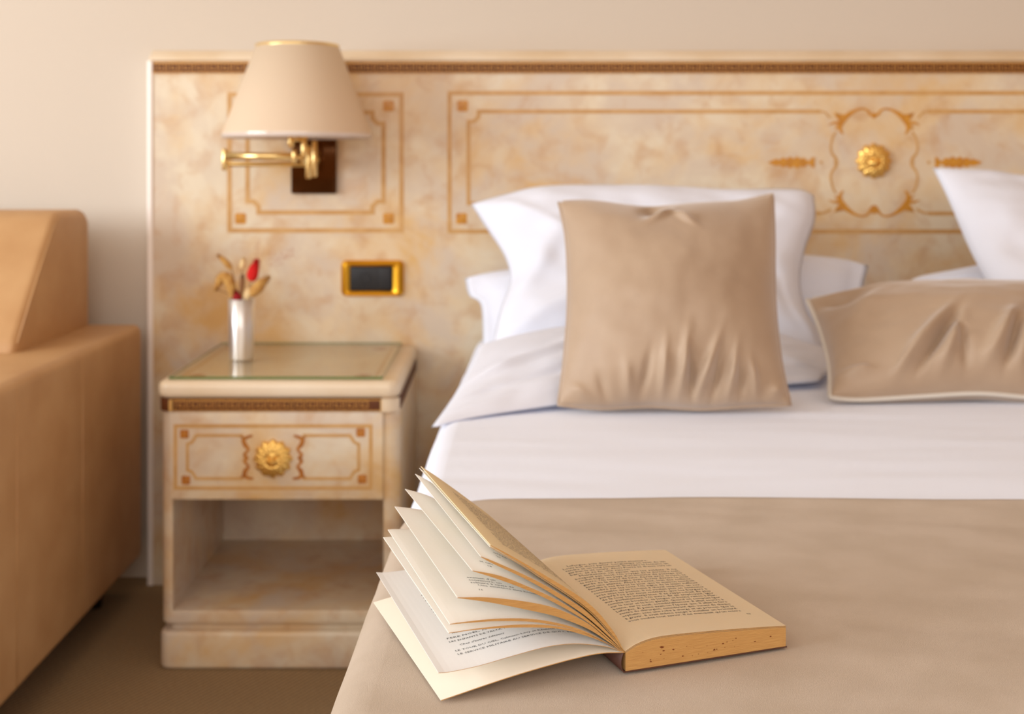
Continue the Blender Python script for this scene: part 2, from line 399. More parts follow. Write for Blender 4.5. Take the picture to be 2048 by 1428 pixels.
def lion(name, cx, cz, y, R, parent, m):
    """gilt lion-mask relief as a polar height field facing -Y"""
    nr, na = 22, 96; v = []; f = []
    def hgt(u, a):
        x_, z_ = u*math.cos(a), u*math.sin(a)
        h = 0.42*math.sqrt(max(0, 1-(u*0.98)**2))
        if u > 0.42:
            h += 0.09*abs(math.cos(8*a+6*u))*(1 if u < .98 else 0)+0.06*abs(math.cos(12*a-9*u))
        g = lambda px, pz, s, k: k*math.exp(-((x_-px)**2+(z_-pz)**2)/(s*s))
        h += g(0, -.08, .13, .34)+g(0, .12, .09, .16)+g(0, -.26, .16, .16)-g(-.17, .1, .07, .16)-g(.17, .1, .07, .16)
        h += g(-.2, -.1, .12, .12)+g(.2, -.1, .12, .12)+g(-.17, .25, .1, .13)+g(.17, .25, .1, .13)-g(0, -.36, .06, .12)
        return h
    v.append((cx, y-R*hgt(0, 0)*0.8, cz))
    for i in range(1, nr+1):
        u = i/nr
        for j in range(na):
            a = 2*math.pi*j/na; rr = R*u*(1+(0.07*math.cos(12*a)*(u**4)))
            v.append((cx+rr*math.cos(a), y-(R*hgt(u, a)*0.8 if i < nr else 0), cz+rr*math.sin(a)))
    f += [(0, 1+j, 1+(j+1) % na) for j in range(na)]
    for i in range(nr-1):
        for j in range(na):
            f.append((1+i*na+j, 1+(i+1)*na+j, 1+(i+1)*na+(j+1) % na, 1+i*na+(j+1) % na))
    return fixn(obj(name, v, f, m, parent, True))
lion('gilt_mask', hx(1747), hz(322), YH, 34*SH, HB, M['gilt'])

# ------------------------------------------------------------------ nightstand
YN = 2.256; SN = YN/F_PX
def nx(x): return (x-CX)*SN
def nz_(y): return CAMH-(y-CY)*SN
NS = empty('nightstand', (-0.406, 2.48, 0), 'cream burl-veneer nightstand with one inlaid drawer and open shelf beside the bed', 'nightstand')
YB = YH-0.004
prism('plinth', rrect(nx(317), nx(801), YN, YB, 0.02, 5, (1, 1, 0, 0)), 'z', 0.0, nz_(1264), M['veneer'], NS, 0.008)
prism('plinth_neck', rrect(nx(330), nx(788), YN+0.016, YB, 0.02, 5, (1, 1, 0, 0)), 'z', nz_(1266), nz_(1247), M['veneer'], NS)
prism('shelf_board', rrect(nx(320), nx(799), YN+0.002, YB, 0.022, 5, (1, 1, 0, 0)), 'z', nz_(1248), nz_(1223), M['veneer'], NS, 0.002)
zc = nz_(822)
xl0, xl1, xr0, xr1 = nx(319), nx(342), nx(767), nx(800)
prism('side_panel', [(xl0, YB), (xl0, YN+0.03)]+[(xl0+0.024*(1-math.cos(t)), YN+0.028-0.026*math.sin(t)) for t in np.linspace(0.1, math.pi/2, 6)]+[(xl1, YN+0.002), (xl1, YB)], 'z', nz_(1223), zc, M['veneer'], NS)
prism('side_panel', [(xr1, YB), (xr1, YN+0.03)]+[(xr1-0.024*(1-math.cos(t)), YN+0.028-0.026*math.sin(t)) for t in np.linspace(0.1, math.pi/2, 6)]+[(xr0, YN+0.002), (xr0, YB)], 'z', nz_(1223), zc, M['veneer'], NS)
box('back_panel', xl1, xr0, YB-0.02, YB, nz_(1223), zc, M['veneer'], NS)
DR = box('drawer', xl1-0.003, xr0-0.0005, YN-0.004, YB-0.03, nz_(998), nz_(823), M['veneer'], NS, 0.0015)
KB = prism('key_band', rrect(nx(316), nx(799), YN-0.005, YB, 0.026, 8, (1, 1, 0, 0)), 'z', nz_(822), nz_(797), M['keyband'], NS, 0.001)
ka = Acc(); pk = hp(0.005, SN, YN)
x = 352
while x < 738: key_unit(ka, x, 26, 798.5, 820.5, pk, 1.15); x += 26
for yy in (798.5, 820.5): ribbon(ka, [(346, yy), (762, yy)], 1.6, pk, 0.0006)
tag(ka.obj('key_pattern', M['keygold'], KB), kind='stuff')
a = Acc(); ribbon(a, [(343, 798), (343, 821)], 7, pk, 0.002); a.obj('gold_strip', M['gold'], KB)  # raised gold strip stands in for the highlight on the left corner
a = Acc(); ribbon(a, [(763, 798), (763, 821)], 3, pk, 0.002); a.obj('gold_strip', M['gold'], KB)
ax_, ay_, ar_ = nx(799)-0.026, YN-0.005+0.026, 0.0285
prism('corner_reflection', [(nx(764), YN-0.0075)]+[(ax_+ar_*math.cos(t), ay_+ar_*math.sin(t)) for t in np.linspace(-math.pi/2, -0.45, 7)]+[(ax_+.02*math.cos(-.45), ay_+.02*math.sin(-.45)), (nx(764), YN+0.004)], 'z', nz_(822.5), nz_(796.5), M['lacquer'], NS)  # pale piece stands in for the reflection off the rounded band corner
ZT = 0.532
TS = prism('top_slab', rrect(nx(313), nx(801), YN-0.008, YB, 0.026, 8, (1, 1, 0, 0)), 'z', nz_(797), ZT, M['lacquer'], NS)
bev(TS, 0.012, 5)
box('glass_top', nx(334), nx(764), YN+0.012, YB-0.004, ZT+0.0012, ZT+0.0062, M['gglass'], NS).name = 'glass_top'
GT = [o for o in NS.children if o.name.startswith('glass_top')][0]; GT.data.materials.append(M['glassedge'])
for p_ in GT.data.polygons: p_.material_index = 1 if abs(p_.normal.z) < .5 else 0
def tplace(x, y, h): return (x, y, ZT+h*0.8)
a = Acc(); ribbon(a, [(nx(352), YN+0.03), (nx(746), YN+0.03), (nx(746), YB-0.03), (nx(352), YB-0.03)], 0.006, tplace, closed=True); a.obj('inlay_border', M['inlay'], NS)
for (xx, yy) in ((nx(378), YN+0.06), (nx(720), YN+0.06), (nx(378), YB-0.06), (nx(720), YB-0.06)):
    a = Acc(); disc(a, (xx, yy), [0.016*(0.8+0.3*abs(math.cos(4*math.pi*i/32))) for i in range(32)], tplace, 0.001); a.obj('corner_rosette', M['inlay_dark'], NS)
# drawer inlay
pd = hp(0.004, SN, YN)
a = Acc(); ribbon(a, [(352, 851), (742, 851), (742, 975), (352, 975)], 7, pd, closed=True)
DI = a.obj('inlay_border', M['inlay'], DR)
for sgn in (0, 1):
    def my_(p): return (1094-p[0], p[1]) if sgn else p
    a = Acc(); c2 = 17
    ribbon(a, [my_(p) for p in [(488, 870), (376+c2, 870), (376+c2-3, 876), (376+c2*.5, 870+c2-3), (376, 870+c2), (376, 956-c2), (376+c2*.5, 956-c2+3), (376+c2-3, 950), (376+c2, 956), (488, 956)]], 6, pd)
    a.obj('inlay_border', M['inlay'], DR)
    a = Acc()
    Q = sm([(506, 870), (496, 873), (488, 879), (492, 890), (498, 898), (490, 908), (494, 915), (490, 922), (498, 932), (492, 940), (490, 950), (498, 955), (508, 956)], 4)
    ww = np.interp(np.linspace(0, 12, len(Q)), range(13), [4, 6, 8, 9, 5, 6, 8, 6, 5, 9, 8, 6, 4])
    ribbon(a, [my_(p) for p in Q], list(ww), pd, 0.0008)
    ribbon(a, [my_(p) for p in [(488, 876), (482, 871)]], 4, pd, 0.0008); ribbon(a, [my_(p) for p in [(488, 950), (482, 955)]], 4, pd, 0.0008)
    a.obj('inlay_scroll', M['inlay_dark'], DR)
for (xx, yy) in ((370, 867), (722, 864), (373, 959), (725, 957)): rosette('corner_rosette', xx, yy, 10, pd, M['inlay_dark'], DR)
lion('drawer_knob', nx(547), nz_(916), YN-0.004, 37*SN, DR, M['gilt'])

# ------------------------------------------------------------------ vase with dried flowers
VD = 2.475; vz = ZT+0.0064; vx = (483-CX)*VD/F_PX; SV = VD/F_PX
VA = empty('bud_vase', (vx, VD, vz), 'slim silver metal bud vase standing on the glass-topped nightstand', 'vase')
hV = 120*SV
lathe('body', [(0.0235, 0), (0.0245, 0.002), (0.0255, hV*.5), (0.0262, hV), (0.0245, hV), (0.0238, hV*.5), (0.0225, 0.006)], (vx, VD, vz), M['steel'], VA, 40)
def vp(x, y, dd=0): return P(x, y, VD+dd)
def plume(name, pts, rmax, m, label, dens=500, hair=0.006, stem=M['brown'], seed=1):
    """dried grass head: stem tube + fuzzy spike of fine hairs"""
    rnd = random.Random(seed); a0 = vp(483, 690) + Vector((rnd.uniform(-.008, .008), rnd.uniform(-.006, .006), 0))
    p = [vp(*q) for q in pts]
    e = empty(name, tuple(a0), label, 'dried flower', group='dried stems in the silver vase')
    mid = vp(483, 604)+Vector((max(-.017, min(.017, (p[0].x-vx)*.5)), 0, 0))
    tube('stem', sm([a0, mid, p[0], p[-1]], 5), 0.0009, stem, e, 6)
    S = sm(p, 6); n = len(S)
    ac = Acc(); core = [rmax*0.72*math.sin(math.pi*min(1, (i/(n-1))*.9+.1))**.7+0.0004 for i in range(n)]
    ac.add(*tube_data(S, core, 8))
    for k in range(dens):
        i = rnd.randrange(n-1); q = S[i].lerp(S[i+1], rnd.random()); t = (S[i+1]-S[i]).normalized()
        d = (Vector((rnd.gauss(0, 1), rnd.gauss(0, 1), rnd.gauss(0, 1))).normalized()+t*1.1).normalized()
        r = rmax*math.sin(math.pi*min(1, ((i+.5)/n)*.88+.12))**.6+hair*.3
        s = d.cross(t)
        if s.length < .1: continue
        s.normalize(); s *= 0.0011; b = q+d*rmax*.2; tp = q+d*r
        ac.add([b-s, b+s, tp], [(0, 1, 2)])
    obj('flower_head', ac.v, ac.f, m, e)
    return e
plume('dried_bunny_tail', [(503, 562), (506, 545), (513, 524)], 0.0160, M['red'], 'red dried bunny-tail grass rising upright in the silver vase', 700, seed=2)
plume('dried_flower', [(476, 603), (474, 594), (470, 584)], 0.0125, M['darkred'], 'dark red dried bloom low at the left rim of the silver vase', 400, seed=3)
plume('dried_grass', [(463, 538), (452, 525), (437, 511)], 0.0085, M['straw'], 'straw-coloured dried grass spike pointing to upper left from the silver vase', 350, seed=4)
plume('dried_grass', [(466, 592), (458, 562), (444, 556), (432, 578)], 0.016, M['straw'], 'ochre dried grass plume drooping over the left side of the silver vase', 600, seed=5)
plume('dried_grass', [(482, 590), (484, 565), (485, 552)], 0.0075, M['brown'], 'brown dried seed spike standing in the middle of the silver vase', 250, seed=6)
plume('dried_grass', [(500, 590), (512, 580), (522, 568), (536, 556)], 0.016, M['straw'], 'short straw-coloured dried plume leaning right over the vase rim', 500, seed=7)
plume('dried_grass', [(494, 600), (497, 586), (500, 575)], 0.011, M['strawpale'], 'pale cream dried plume just below the red bunny tail', 300, seed=9)
plume('dried_grass', [(484, 537), (486, 526), (488, 518)], 0.008, M['strawpale'], 'pale wispy dried head rising between straw spike and red bunny tail', 160, seed=8)
def spray(pts, label, seed, n=60, spread=22):
    rnd = random.Random(seed); a0 = vp(486, 690)
    e = empty('dried_spray', tuple(a0), label, 'dried flower', group='dried stems in the silver vase')
    S = sm([a0, vp(487, 604)]+[vp(*q) for q in pts], 6)
    tube('stem', S, 0.0004, M['pinkgrass'], e, 5)
    ac = Acc()
    for k in range(n):
        i = rnd.randrange(int(len(S)*.62), len(S)); q = S[i]
        tp = q+Vector((rnd.uniform(-spread, spread), rnd.uniform(-spread, spread)*.6, rnd.uniform(-spread*.5, spread)))*SV
        ac.add(*tube_data([q, (q+tp)/2+Vector((0, 0, 2*SV)), tp], 0.00012, 3))
        for g in range(2):
            c = tp+Vector((rnd.uniform(-3, 3), rnd.uniform(-3, 3), rnd.uniform(-3, 3)))*SV
            ac.add([c+Vector((0, 0, .0016)), c+Vector((.0007, 0, 0)), c+Vector((-.0004, .0006, 0)), c+Vector((-.0004, -.0006, 0)), c-Vector((0, 0, .0012))],
                   [(0, 1, 2), (0, 2, 3), (0, 3, 1), (4, 2, 1), (4, 3, 2), (4, 1, 3)])
    obj('seed_cluster', ac.v, ac.f, M['pinkgrass'], e)
spray([(512, 575), (540, 535), (562, 515), (588, 512)], 'faint pinkish airy dried spray arching right from the silver vase', 11, 60, 16)
spray([(500, 560), (512, 520), (520, 480)], 'thin pale dried spray rising straight up behind the red bunny tail', 12, 22, 11)

# ------------------------------------------------------------------ socket plate
SP = empty('switch_plate', (hx(745), YH, hz(556)), 'brass wall plate with black rocker insert on the headboard above the nightstand', 'switch')
def plate(name, x0, x1, y0, y1, d0, d1, m, r, parent, b):
    pts = [(p[0], p[1]) for p in rrect(hx(x0), hx(x1), hz(y1), hz(y0), r, 5)]
    return prism(name, pts, 'y', YH-d1, YH-d0, m, parent, b)
fo = rrect(hx(683), hx(808), hz(592), hz(520), 0.012, 5); fi = rrect(hx(701), hx(786), hz(581), hz(532), 0.003, 5)
n = len(fo); mid = [((a[0]*.55+b[0]*.45), (a[1]*.55+b[1]*.45)) for a, b in zip(fo, fi)]
v = [(p[0], YH, p[1]) for p in fo]+[(p[0], YH-0.006, p[1]) for p in fo]+[(p[0], YH-0.014, p[1]) for p in mid]+[(p[0], YH-0.009, p[1]) for p in fi]+[(p[0], YH, p[1]) for p in fi]
f = [(k*n+i, k*n+(i+1) % n, (k+1)*n+(i+1) % n, (k+1)*n+i) for k in range(4) for i in range(n)]
bev(fixn(obj('frame', v, f, M['goldplate'], SP, True)), 0.0012)
INS = box('black_insert', hx(702), hx(785), YH-0.0105, YH, hz(580), hz(533), M['black'], SP, 0.002)
lathe('socket_ring', [(0.0125, 0), (0.0125, -0.0012), (0.011, -0.0012), (0.011, 0)], (hx(732), YH-0.0105, hz(556)), M['black'], INS, 24, axis='y', cap=False)
box('rocker', hx(760), hx(782), YH-0.0125, YH-0.0104, hz(578), hz(535), M['black'], INS, 0.001)

# ------------------------------------------------------------------ wall lamp
LD = 2.545; SL = LD/F_PX
lx = (595-CX)*SL
def lp(x, y, D=LD): return P(x, y, D)
WL = empty('wall_lamp', (hx(628), YH, hz(320)), 'brass swing-arm wall lamp with cream conical shade above the nightstand', 'lamp')
box('wall_plate', hx(584), hx(674), YH-0.012, YH, hz(387), hz(232), M['brass_dark'], WL, 0.002)
zb, zt = CAMH-(268-CY)*SL, CAMH-(92-CY)*SL
rb, rt = 148*SL, 82*SL
SHD = lathe('lamp_shade', [(rb, zb), (rt, zt), (rt-0.002, zt), (rb-0.002, zb)], (lx, LD, 0), M['shade'], WL, 64, cap=False)
lathe('shade_trim', [(rb+0.0012, zb+0.001), (rb+0.0026, zb-0.008), (rb, zb-0.009), (rb-0.002, zb+0.001)], (lx, LD, 0), M['clear'], SHD, 64, cap=False)
lathe('shade_trim', [(rt+0.001, zt-0.004), (rt+0.0014, zt+0.002), (rt-0.002, zt+0.003), (rt-0.003, zt-0.003)], (lx, LD, 0), M['gold'], SHD, 64, cap=False)
for k in range(3):
    a_ = 2*math.pi*k/3+.4; tube('spider_wire', [(lx, LD, zt-0.02), (lx+(rt-.003)*math.cos(a_), LD+(rt-.003)*math.sin(a_), zt-0.006)], 0.0012, M['gold'], SHD, 6)
# arms
ya = 2.50; elbow = lp(450, 316, 2.52)
def vcyl(name, x, y0, y1, D, rpx, parent=WL, m=None):
    c = lp(x, (y0+y1)/2, D); h = (y1-y0)*D/F_PX/2; r = rpx*D/F_PX
    return lathe(name, [(r*.7, -h), (r, -h+.002), (r, h-.002), (r*.7, h)], (c.x, c.y, c.z), m or M['gold'], parent, 20)
vcyl('elbow_joint', 449, 297, 341, 2.50, 5.5)
tube('arm', [lp(452, 312, 2.495), lp(585, 313, 2.47)], 7.5*SL, M['gold'], WL, 16)
tube('arm', [lp(452, 328, 2.505), lp(612, 329, 2.60)], 5*SL, M['gold'], WL, 16)
vcyl('arm_cap', 588, 300, 327, 2.47, 5.5)
vcyl('pivot_column', 617, 293, 357, 2.585, 5.8)
vcyl('pivot_column', 629, 282, 354, 2.63, 5.5)
tube('wall_bracket', [lp(629, 320, 2.63), lp(632, 320, 2.70)], 8*SL, M['gold'], WL, 16)
vcyl('socket_stem', 608, 262, 330, 2.53, 6)
tube('socket_link', [lp(588, 314, 2.475), lp(608, 316, 2.53)], 4.5*SL, M['gold'], WL, 12)
vcyl('switch_knob', 582, 267, 295, 2.50, 6)
tube('switch_stem', [lp(582, 280, 2.505), lp(606, 280, 2.53)], 3*SL, M['gold'], WL, 10)
lathe('lamp_socket', [(0.012, zb-0.012), (0.016, zb), (0.016, zb+0.05), (0.013, zb+0.055)], (lx+.01, LD-.01, 0), M['gold'], WL, 20)
lathe('bulb', [(0.012, zb+0.055), (0.02, zb+0.07), (0.028, zb+0.095), (0.022, zb+0.118), (0.006, zb+0.128)], (lx+.01, LD-.01, 0), M['shade'], WL, 20)

# ------------------------------------------------------------------ sofa (only its right end shows)
SX = -0.777
SO = empty('sofa', (-1.55, 2.1, 0), 'tan leather sofa against the back wall left of the headboard', 'sofa')
def slab(name, x0, x1, y0, y1, z0, z1, b, seg=6): return box(name, x0, x1, y0, y1, z0, z1, M['leather'], SO, b, seg)
AR = slab('armrest', SX-0.155, SX, 1.62, 2.665, 0.078, 0.585, 0.018, 6)
prism('backrest', [(2.24, 0.40), (2.245, 0.60), (2.44, 0.815), (2.47, 0.835), (2.63, 0.835), (2.655, 0.81), (2.655, 0.40)], 'x', -1.62, -0.888, M['leather'], SO, 0.042, 7)
prism('backrest', [(2.24, 0.40), (2.245, 0.60), (2.44, 0.815), (2.47, 0.835), (2.63, 0.835), (2.655, 0.81), (2.655, 0.40)], 'x', -2.36, -1.625, M['leather'], SO, 0.042, 7)
slab('base_frame', -2.36, SX-0.156, 1.70, 2.66, 0.078, 0.30, 0.01)
slab('seat_cushion', -1.63, SX-0.158, 1.64, 2.26, 0.30, 0.45, 0.035)
slab('seat_cushion', -2.36, -1.635, 1.64, 2.26, 0.30, 0.45, 0.035)
slab('armrest', -2.52, -2.362, 1.62, 2.665, 0.078, 0.583, 0.012, 5)
for (xx, yy) in ((SX-0.08, 1.72), (SX-0.08, 2.58), (-2.44, 1.72), (-2.44, 2.58)):
    lathe('foot', [(0.018, 0), (0.026, 0.08)], (xx, yy, 0), M['foot'], SO, 16)
for yy in (1.97, 2.28): tube('seam', [(SX+0.0002, yy, 0.09), (SX+0.0002, yy, 0.57)], 0.0013, M['leather'], AR, 6)
tube('seam', [(SX-0.012, 1.63, 0.5822), (SX-0.012, 2.655, 0.5822)], 0.0016, M['leather'], AR, 6)
tube('seam', [(-0.8885, 2.255, 0.602), (-0.8885, 2.35, 0.712), (-0.8885, 2.445, 0.812)], 0.0018, M['leather'], SO, 6)

# ------------------------------------------------------------------ bed
ZB = 0.560
def xL(y): return float(np.interp(y, [0.6, 0.85, 1.35, 1.75, 2.0, 2.3, 2.7], [-.124, -.121, -.108, -.098, -.088, -.072, -.055]))
XRB = 1.77
BE = empty('bed', (0.83, 1.65, 0), 'wide double bed made up in white and taupe in front of the headboard', 'bed')
box('bed_base', -0.02, XRB-0.06, 0.70, YH-0.004, 0.06, 0.28, M['cream_linen'], BE, 0.01)
box('mattress', -0.045, XRB-0.03, 0.66, YH-0.006, 0.28, 0.535, M['cream_linen'], BE, 0.04, 5)
for (xx, yy) in ((0.05, .8), (1.6, .8), (0.05, 2.6), (1.6, 2.6)): lathe('bed_leg', [(0.025, 0), (0.025, 0.06)], (xx, yy, 0), M['foot'], BE, 16)
def cloth(name, y0, y1, ztop, z0, off, m, wr, foot=None, nX=150, nY=150, edge=None, r=0.035, thick=0.004):
    # cross-section path along X
    sec = [('L', t) for t in np.linspace(1, 0, 10)[:-1]]+[('A', t) for t in np.linspace(0, 1, 7)]+[('F', t) for t in np.linspace(0, 1, nX)[1:-1]]+[('B', t) for t in np.linspace(0, 1, 7)]+[('R', t) for t in np.linspace(0, 1, 5)[1:]]
    ys = []
    if foot:
        ys += [(y0, (ztop-r-z0)*t+r) for t in np.linspace(1, 0, 8)[:-1]]
        ys += [(y0+r*(1-math.cos(q)), r*(1-math.sin(q))) for q in np.linspace(0, math.pi/2, 7)]
        ys += [(yy, 0) for yy in np.linspace(y0+r, y1, nY)[1:]]
    else: ys = [(yy, 0) for yy in np.linspace(y0, y1, nY)]
    v = []
    for (yy, dy) in ys:
        xl = xL(yy)-off; xr = XRB+off
        for (k, t) in sec:
            y_e = yy
            if k == 'L': x_, dz = xl-0.004*t*3, r+(ztop-r-z0)*t; x_ += 0.004*math.sin(yy*23)*t
            elif k == 'A': q = t*math.pi/2; x_, dz = xl+r*(1-math.cos(q)), r*(1-math.sin(q))
            elif k == 'F': x_, dz = xl+r+(xr-xl-2*r)*t**1.5, 0
            elif k == 'B': q = (1-t)*math.pi/2; x_, dz = xr-r*(1-math.cos(q)), r*(1-math.sin(q))
            else: x_, dz = xr, r+(ztop-r-z0)*t
            if edge and dy == 0:
                fr = (yy-y0)/(y1-y0); y_e = yy+edge(x_)*max(0, (fr-.6)/.4)
            z_ = ztop-max(dz, dy)
            if dz < r*.9 and dy < r*.9: z_ += wr(x_, y_e)
            v.append((x_, y_e, z_))
    W_ = len(sec); f = [(j*W_+i, j*W_+i+1, (j+1)*W_+i+1, (j+1)*W_+i) for j in range(len(ys)-1) for i in range(W_-1)]
    o = obj(name, v, f, m, None, True)
    s = o.modifiers.new('solid', 'SOLIDIFY'); s.thickness = thick; s.offset = -1
    return o
def wr_white(x, y):
    n1 = noise.noise(Vector((x*2.2, y*9, 3))); n2 = noise.noise(Vector((x*6, y*26, 9)))
    return 0.0035*n1+0.0012*n2-0.003
def wr_taupe(x, y):
    n1 = noise.noise(Vector((x*1.6+4, y*11+x*3, 5))); n2 = noise.noise(Vector((x*4, y*30+x*6, 1)))
    n3 = noise.noise(Vector((x*2.2, y*5, 8)))
    k = 1.0 if x > 0.26 or y > 1.12 else 0.35
    return -0.0022+k*(0.0034*n1+0.0014*n2+0.001*n3)
sheet = cloth('duvet', 1.335, YH-0.03, ZB-0.006, 0.16, 0.0, M['white'], wr_white)
tag(sheet, 'white cotton duvet covering the head half of the bed under the pillows', 'duvet')
bl = cloth('blanket', 0.615, 1.362, ZB, 0.14, 0.004, M['blanket'], wr_taupe, foot=True,
           edge=lambda x: 0.012*math.exp(-((x-.16)/.22)**2)-0.05*math.exp(-((x+.11)/.07)**2)+0.004*math.sin(x*5))
tag(bl, 'taupe woven blanket spread over the foot half of the bed beneath the open book', 'blanket')

# ------------------------------------------------------------------ pillows and cushions
def seg_eval(pl, t):
    p = [Vector((q[0], q[1], 0)) for q in pl]
    if len(p) == 2: return p[0].lerp(p[1], t)
    S = sm(pl, 8); return resample_cache(S, t)
def resample_cache(S, t):
    d = [0]
    for i in range(1, len(S)): d.append(d[-1]+(S[i]-S[i-1]).length)
    s = d[-1]*t
    for i in range(1, len(S)):
        if d[i] >= s-1e-9: return S[i-1].lerp(S[i], (s-d[i-1])/max(d[i]-d[i-1], 1e-9))
    return S[-1]
def pillow(name, top, right, bottom, left, DT, DB, thick, m, label, cat, N=64, flange=1.0, wr=None, back=0.6, group=None, power=2.4, dl=0, dr=0, prof_p=0.5):
    """top/bottom run left->right, left/right run top->bottom (photo px); DT/DB depth of top and bottom edges"""
    E_ = [[seg_eval(pl, i/N) for i in range(N+1)] for pl in (top, bottom, left, right)]
    T, B, L, R = E_
    def D(u, v): return DT*(1-v)+DB*v+dl*(1-u)+dr*u
    base = []
    for j in range(N+1):
        v_ = j/N
        for i in range(N+1):
            u_ = i/N
            q = (T[i]*(1-v_)+B[i]*v_)+(L[j]*(1-u_)+R[j]*u_)-(T[0]*(1-u_)*(1-v_)+T[N]*u_*(1-v_)+B[0]*(1-u_)*v_+B[N]*u_*v_)
            base.append(P(q.x, q.y, D(u_, v_)))
    c0, c1, c2 = base[0], base[N], base[N*(N+1)]
    nrm = (c1-c0).cross(c2-c0).normalized()
    if nrm.y > 0: nrm = -nrm
    fr, bk = [], []
    for j in range(N+1):
        for i in range(N+1):
            u_ = (2*i/N-1)/flange; v_ = (2*j/N-1)/flange
            pr = 0 if abs(u_) >= 1 or abs(v_) >= 1 else ((1-abs(u_)**power)*(1-abs(v_)**power))**prof_p
            w_ = wr(2*i/N-1, 2*j/N-1) if wr else 0
            rim = 1 if (i in (0, N) or j in (0, N)) else 0
            t_ = 0.0 if rim else 0.003
            edge_f = 0 if rim else min(1, 8*min(i, N-i, j, N-j)/N+.15)
            fr.append(base[j*(N+1)+i]+nrm*(thick*pr+t_+w_*edge_f)); bk.append(base[j*(N+1)+i]-nrm*(thick*back*pr+t_))
    W_ = N+1; v = fr+bk; o2 = len(fr)
    f = [(j*W_+i, j*W_+i+1, (j+1)*W_+i+1, (j+1)*W_+i) for j in range(N) for i in range(N)]
    f += [tuple(o2+k for k in (j*W_+i, (j+1)*W_+i, (j+1)*W_+i+1, j*W_+i+1)) for j in range(N) for i in range(N)]
    me = bpy.data.meshes.new(name); me.from_pydata([tuple(q) for q in v], [], f)
    bm = bmesh.new(); bm.from_mesh(me); bmesh.ops.remove_doubles(bm, verts=bm.verts, dist=1e-6); bmesh.ops.recalc_face_normals(bm, faces=bm.faces)
    c = sum(base, Vector())/len(base)
    for vv in bm.verts: vv.co -= c
    bm.to_mesh(me); bm.free()
    me.polygons.foreach_set('use_smooth', [True]*len(me.polygons)); me.materials.append(m)
    o = bpy.data.objects.new(name, me); COL.objects.link(o); o.location = c
    tag(o, label, cat, 'white pillows on the bed' if name == 'pillow' else 'taupe velvet cushions on the bed')
    return o, base, nrm
def soft(seed, amp=0.006, fx=2.2, fy=2.2):
    return lambda u, v: amp*noise.noise(Vector((u*fx, v*fy, seed)))+amp*.4*noise.noise(Vector((u*fx*2.7, v*fy*2.7, seed+5)))
def folds(lst, base=None):
    """lst of (u,v,angle,width,length,height): ridge folds"""
    def w_(u, v):
        h = base(u, v) if base else 0
        for (a, b, an, wd, ln, ht) in lst:
            c, s = math.cos(an), math.sin(an); x_, y_ = (u-a)*c+(v-b)*s, -(u-a)*s+(v-b)*c
            h += ht*math.exp(-(y_/wd)**2-(x_/ln)**2)
        return h
    return w_

# left side, back to front
pillow('pillow', [(930, 556), (1020, 538), (1330, 500), (1640, 512), (1737, 532)], [(1737, 532), (1728, 565), (1722, 600), (1716, 668)],
       [(966, 700), (1330, 715), (1716, 690)], [(930, 556), (938, 590), (962, 612), (966, 700)], 2.56, 2.44, 0.06, M['pillowcase'],
       'white pillow at the the back of the left stack, hem peeking out both sides', 'pillow', wr=soft(3), flange=0.93)
pillow('pillow', [(958, 690), (1150, 650), (1450, 645), (1680, 680)], [(1680, 680), (1670, 730), (1640, 762)],
       [(862, 856), (930, 838), (1050, 819), (1250, 795), (1640, 764)], [(958, 690), (935, 740), (905, 795), (862, 856)], 2.08, 1.79, 0.030, M['pillowcase'],
       'white pillow lying flat at the bottom of the left stack, corner poking off the bed', 'pillow',
       wr=folds([(-.75, -.1, 2.6, .10, .5, .012), (-.55, .35, 2.75, .08, .5, -.010), (-.8, .5, 2.8, .06, .3, .006), (.8, .3, 1.0, .08, .4, .01)], soft(8, .008)), flange=0.97, power=2.0, prof_p=.85, dr=0.29, back=.15)
pillow('pillow', [(942, 408), (1010, 388), (1100, 371), (1300, 370), (1450, 378), (1590, 378), (1628, 392)],
       [(1628, 392), (1630, 440), (1610, 500), (1600, 560), (1612, 620), (1640, 670), (1650, 715)],
       [(985, 715), (1150, 722), (1350, 722), (1650, 715)],
       [(942, 408), (972, 455), (1008, 510), (1020, 560), (1000, 620), (985, 690), (985, 715)], 2.47, 2.27, 0.06, M['pillowcase'],
       'large white pillow propped upright behind the square taupe cushion', 'pillow',
       wr=folds([(-.8, .0, 2.0, .10, .5, .014), (-.62, .5, 2.45, .10, .45, .012), (-.75, -.6, 1.1, .06, .4, .008), (.9, .55, 1.2, .07, .35, .012), (.82, .3, 1.4, .05, .4, -.010)], soft(5, .01)), flange=0.97, N=80)
# right side
pillow('pillow', [(1800, 590), (1830, 566), (1900, 556), (2000, 542), (2300, 530), (2620, 560)], [(2620, 560), (2640, 640), (2650, 690)],
       [(1790, 640), (2100, 680), (2650, 700)], [(1800, 590), (1790, 612), (1790, 640)], 2.52, 2.36, 0.05, M['pillowcase'],
       'pale pillow lying low at the headboard behind the propped right pillow', 'pillow',
       wr=folds([(-.93, -.3, 2.5, .03, .12, .008), (-.86, -.2, 2.5, .03, .12, -.008)], soft(13)))
pillow('pillow', [(1865, 335), (1960, 345), (2080, 362), (2300, 352), (2560, 345)], [(2560, 345), (2520, 470), (2560, 640)],
       [(2010, 700), (2250, 730), (2560, 700)], [(1865, 335), (1895, 395), (1940, 500), (1990, 600), (2010, 700)], 2.50, 2.12, 0.08, M['pillowcase'],
       'white pillow propped upright behind the piped taupe cushion on the right', 'pillow', wr=soft(21, .012), flange=0.98)
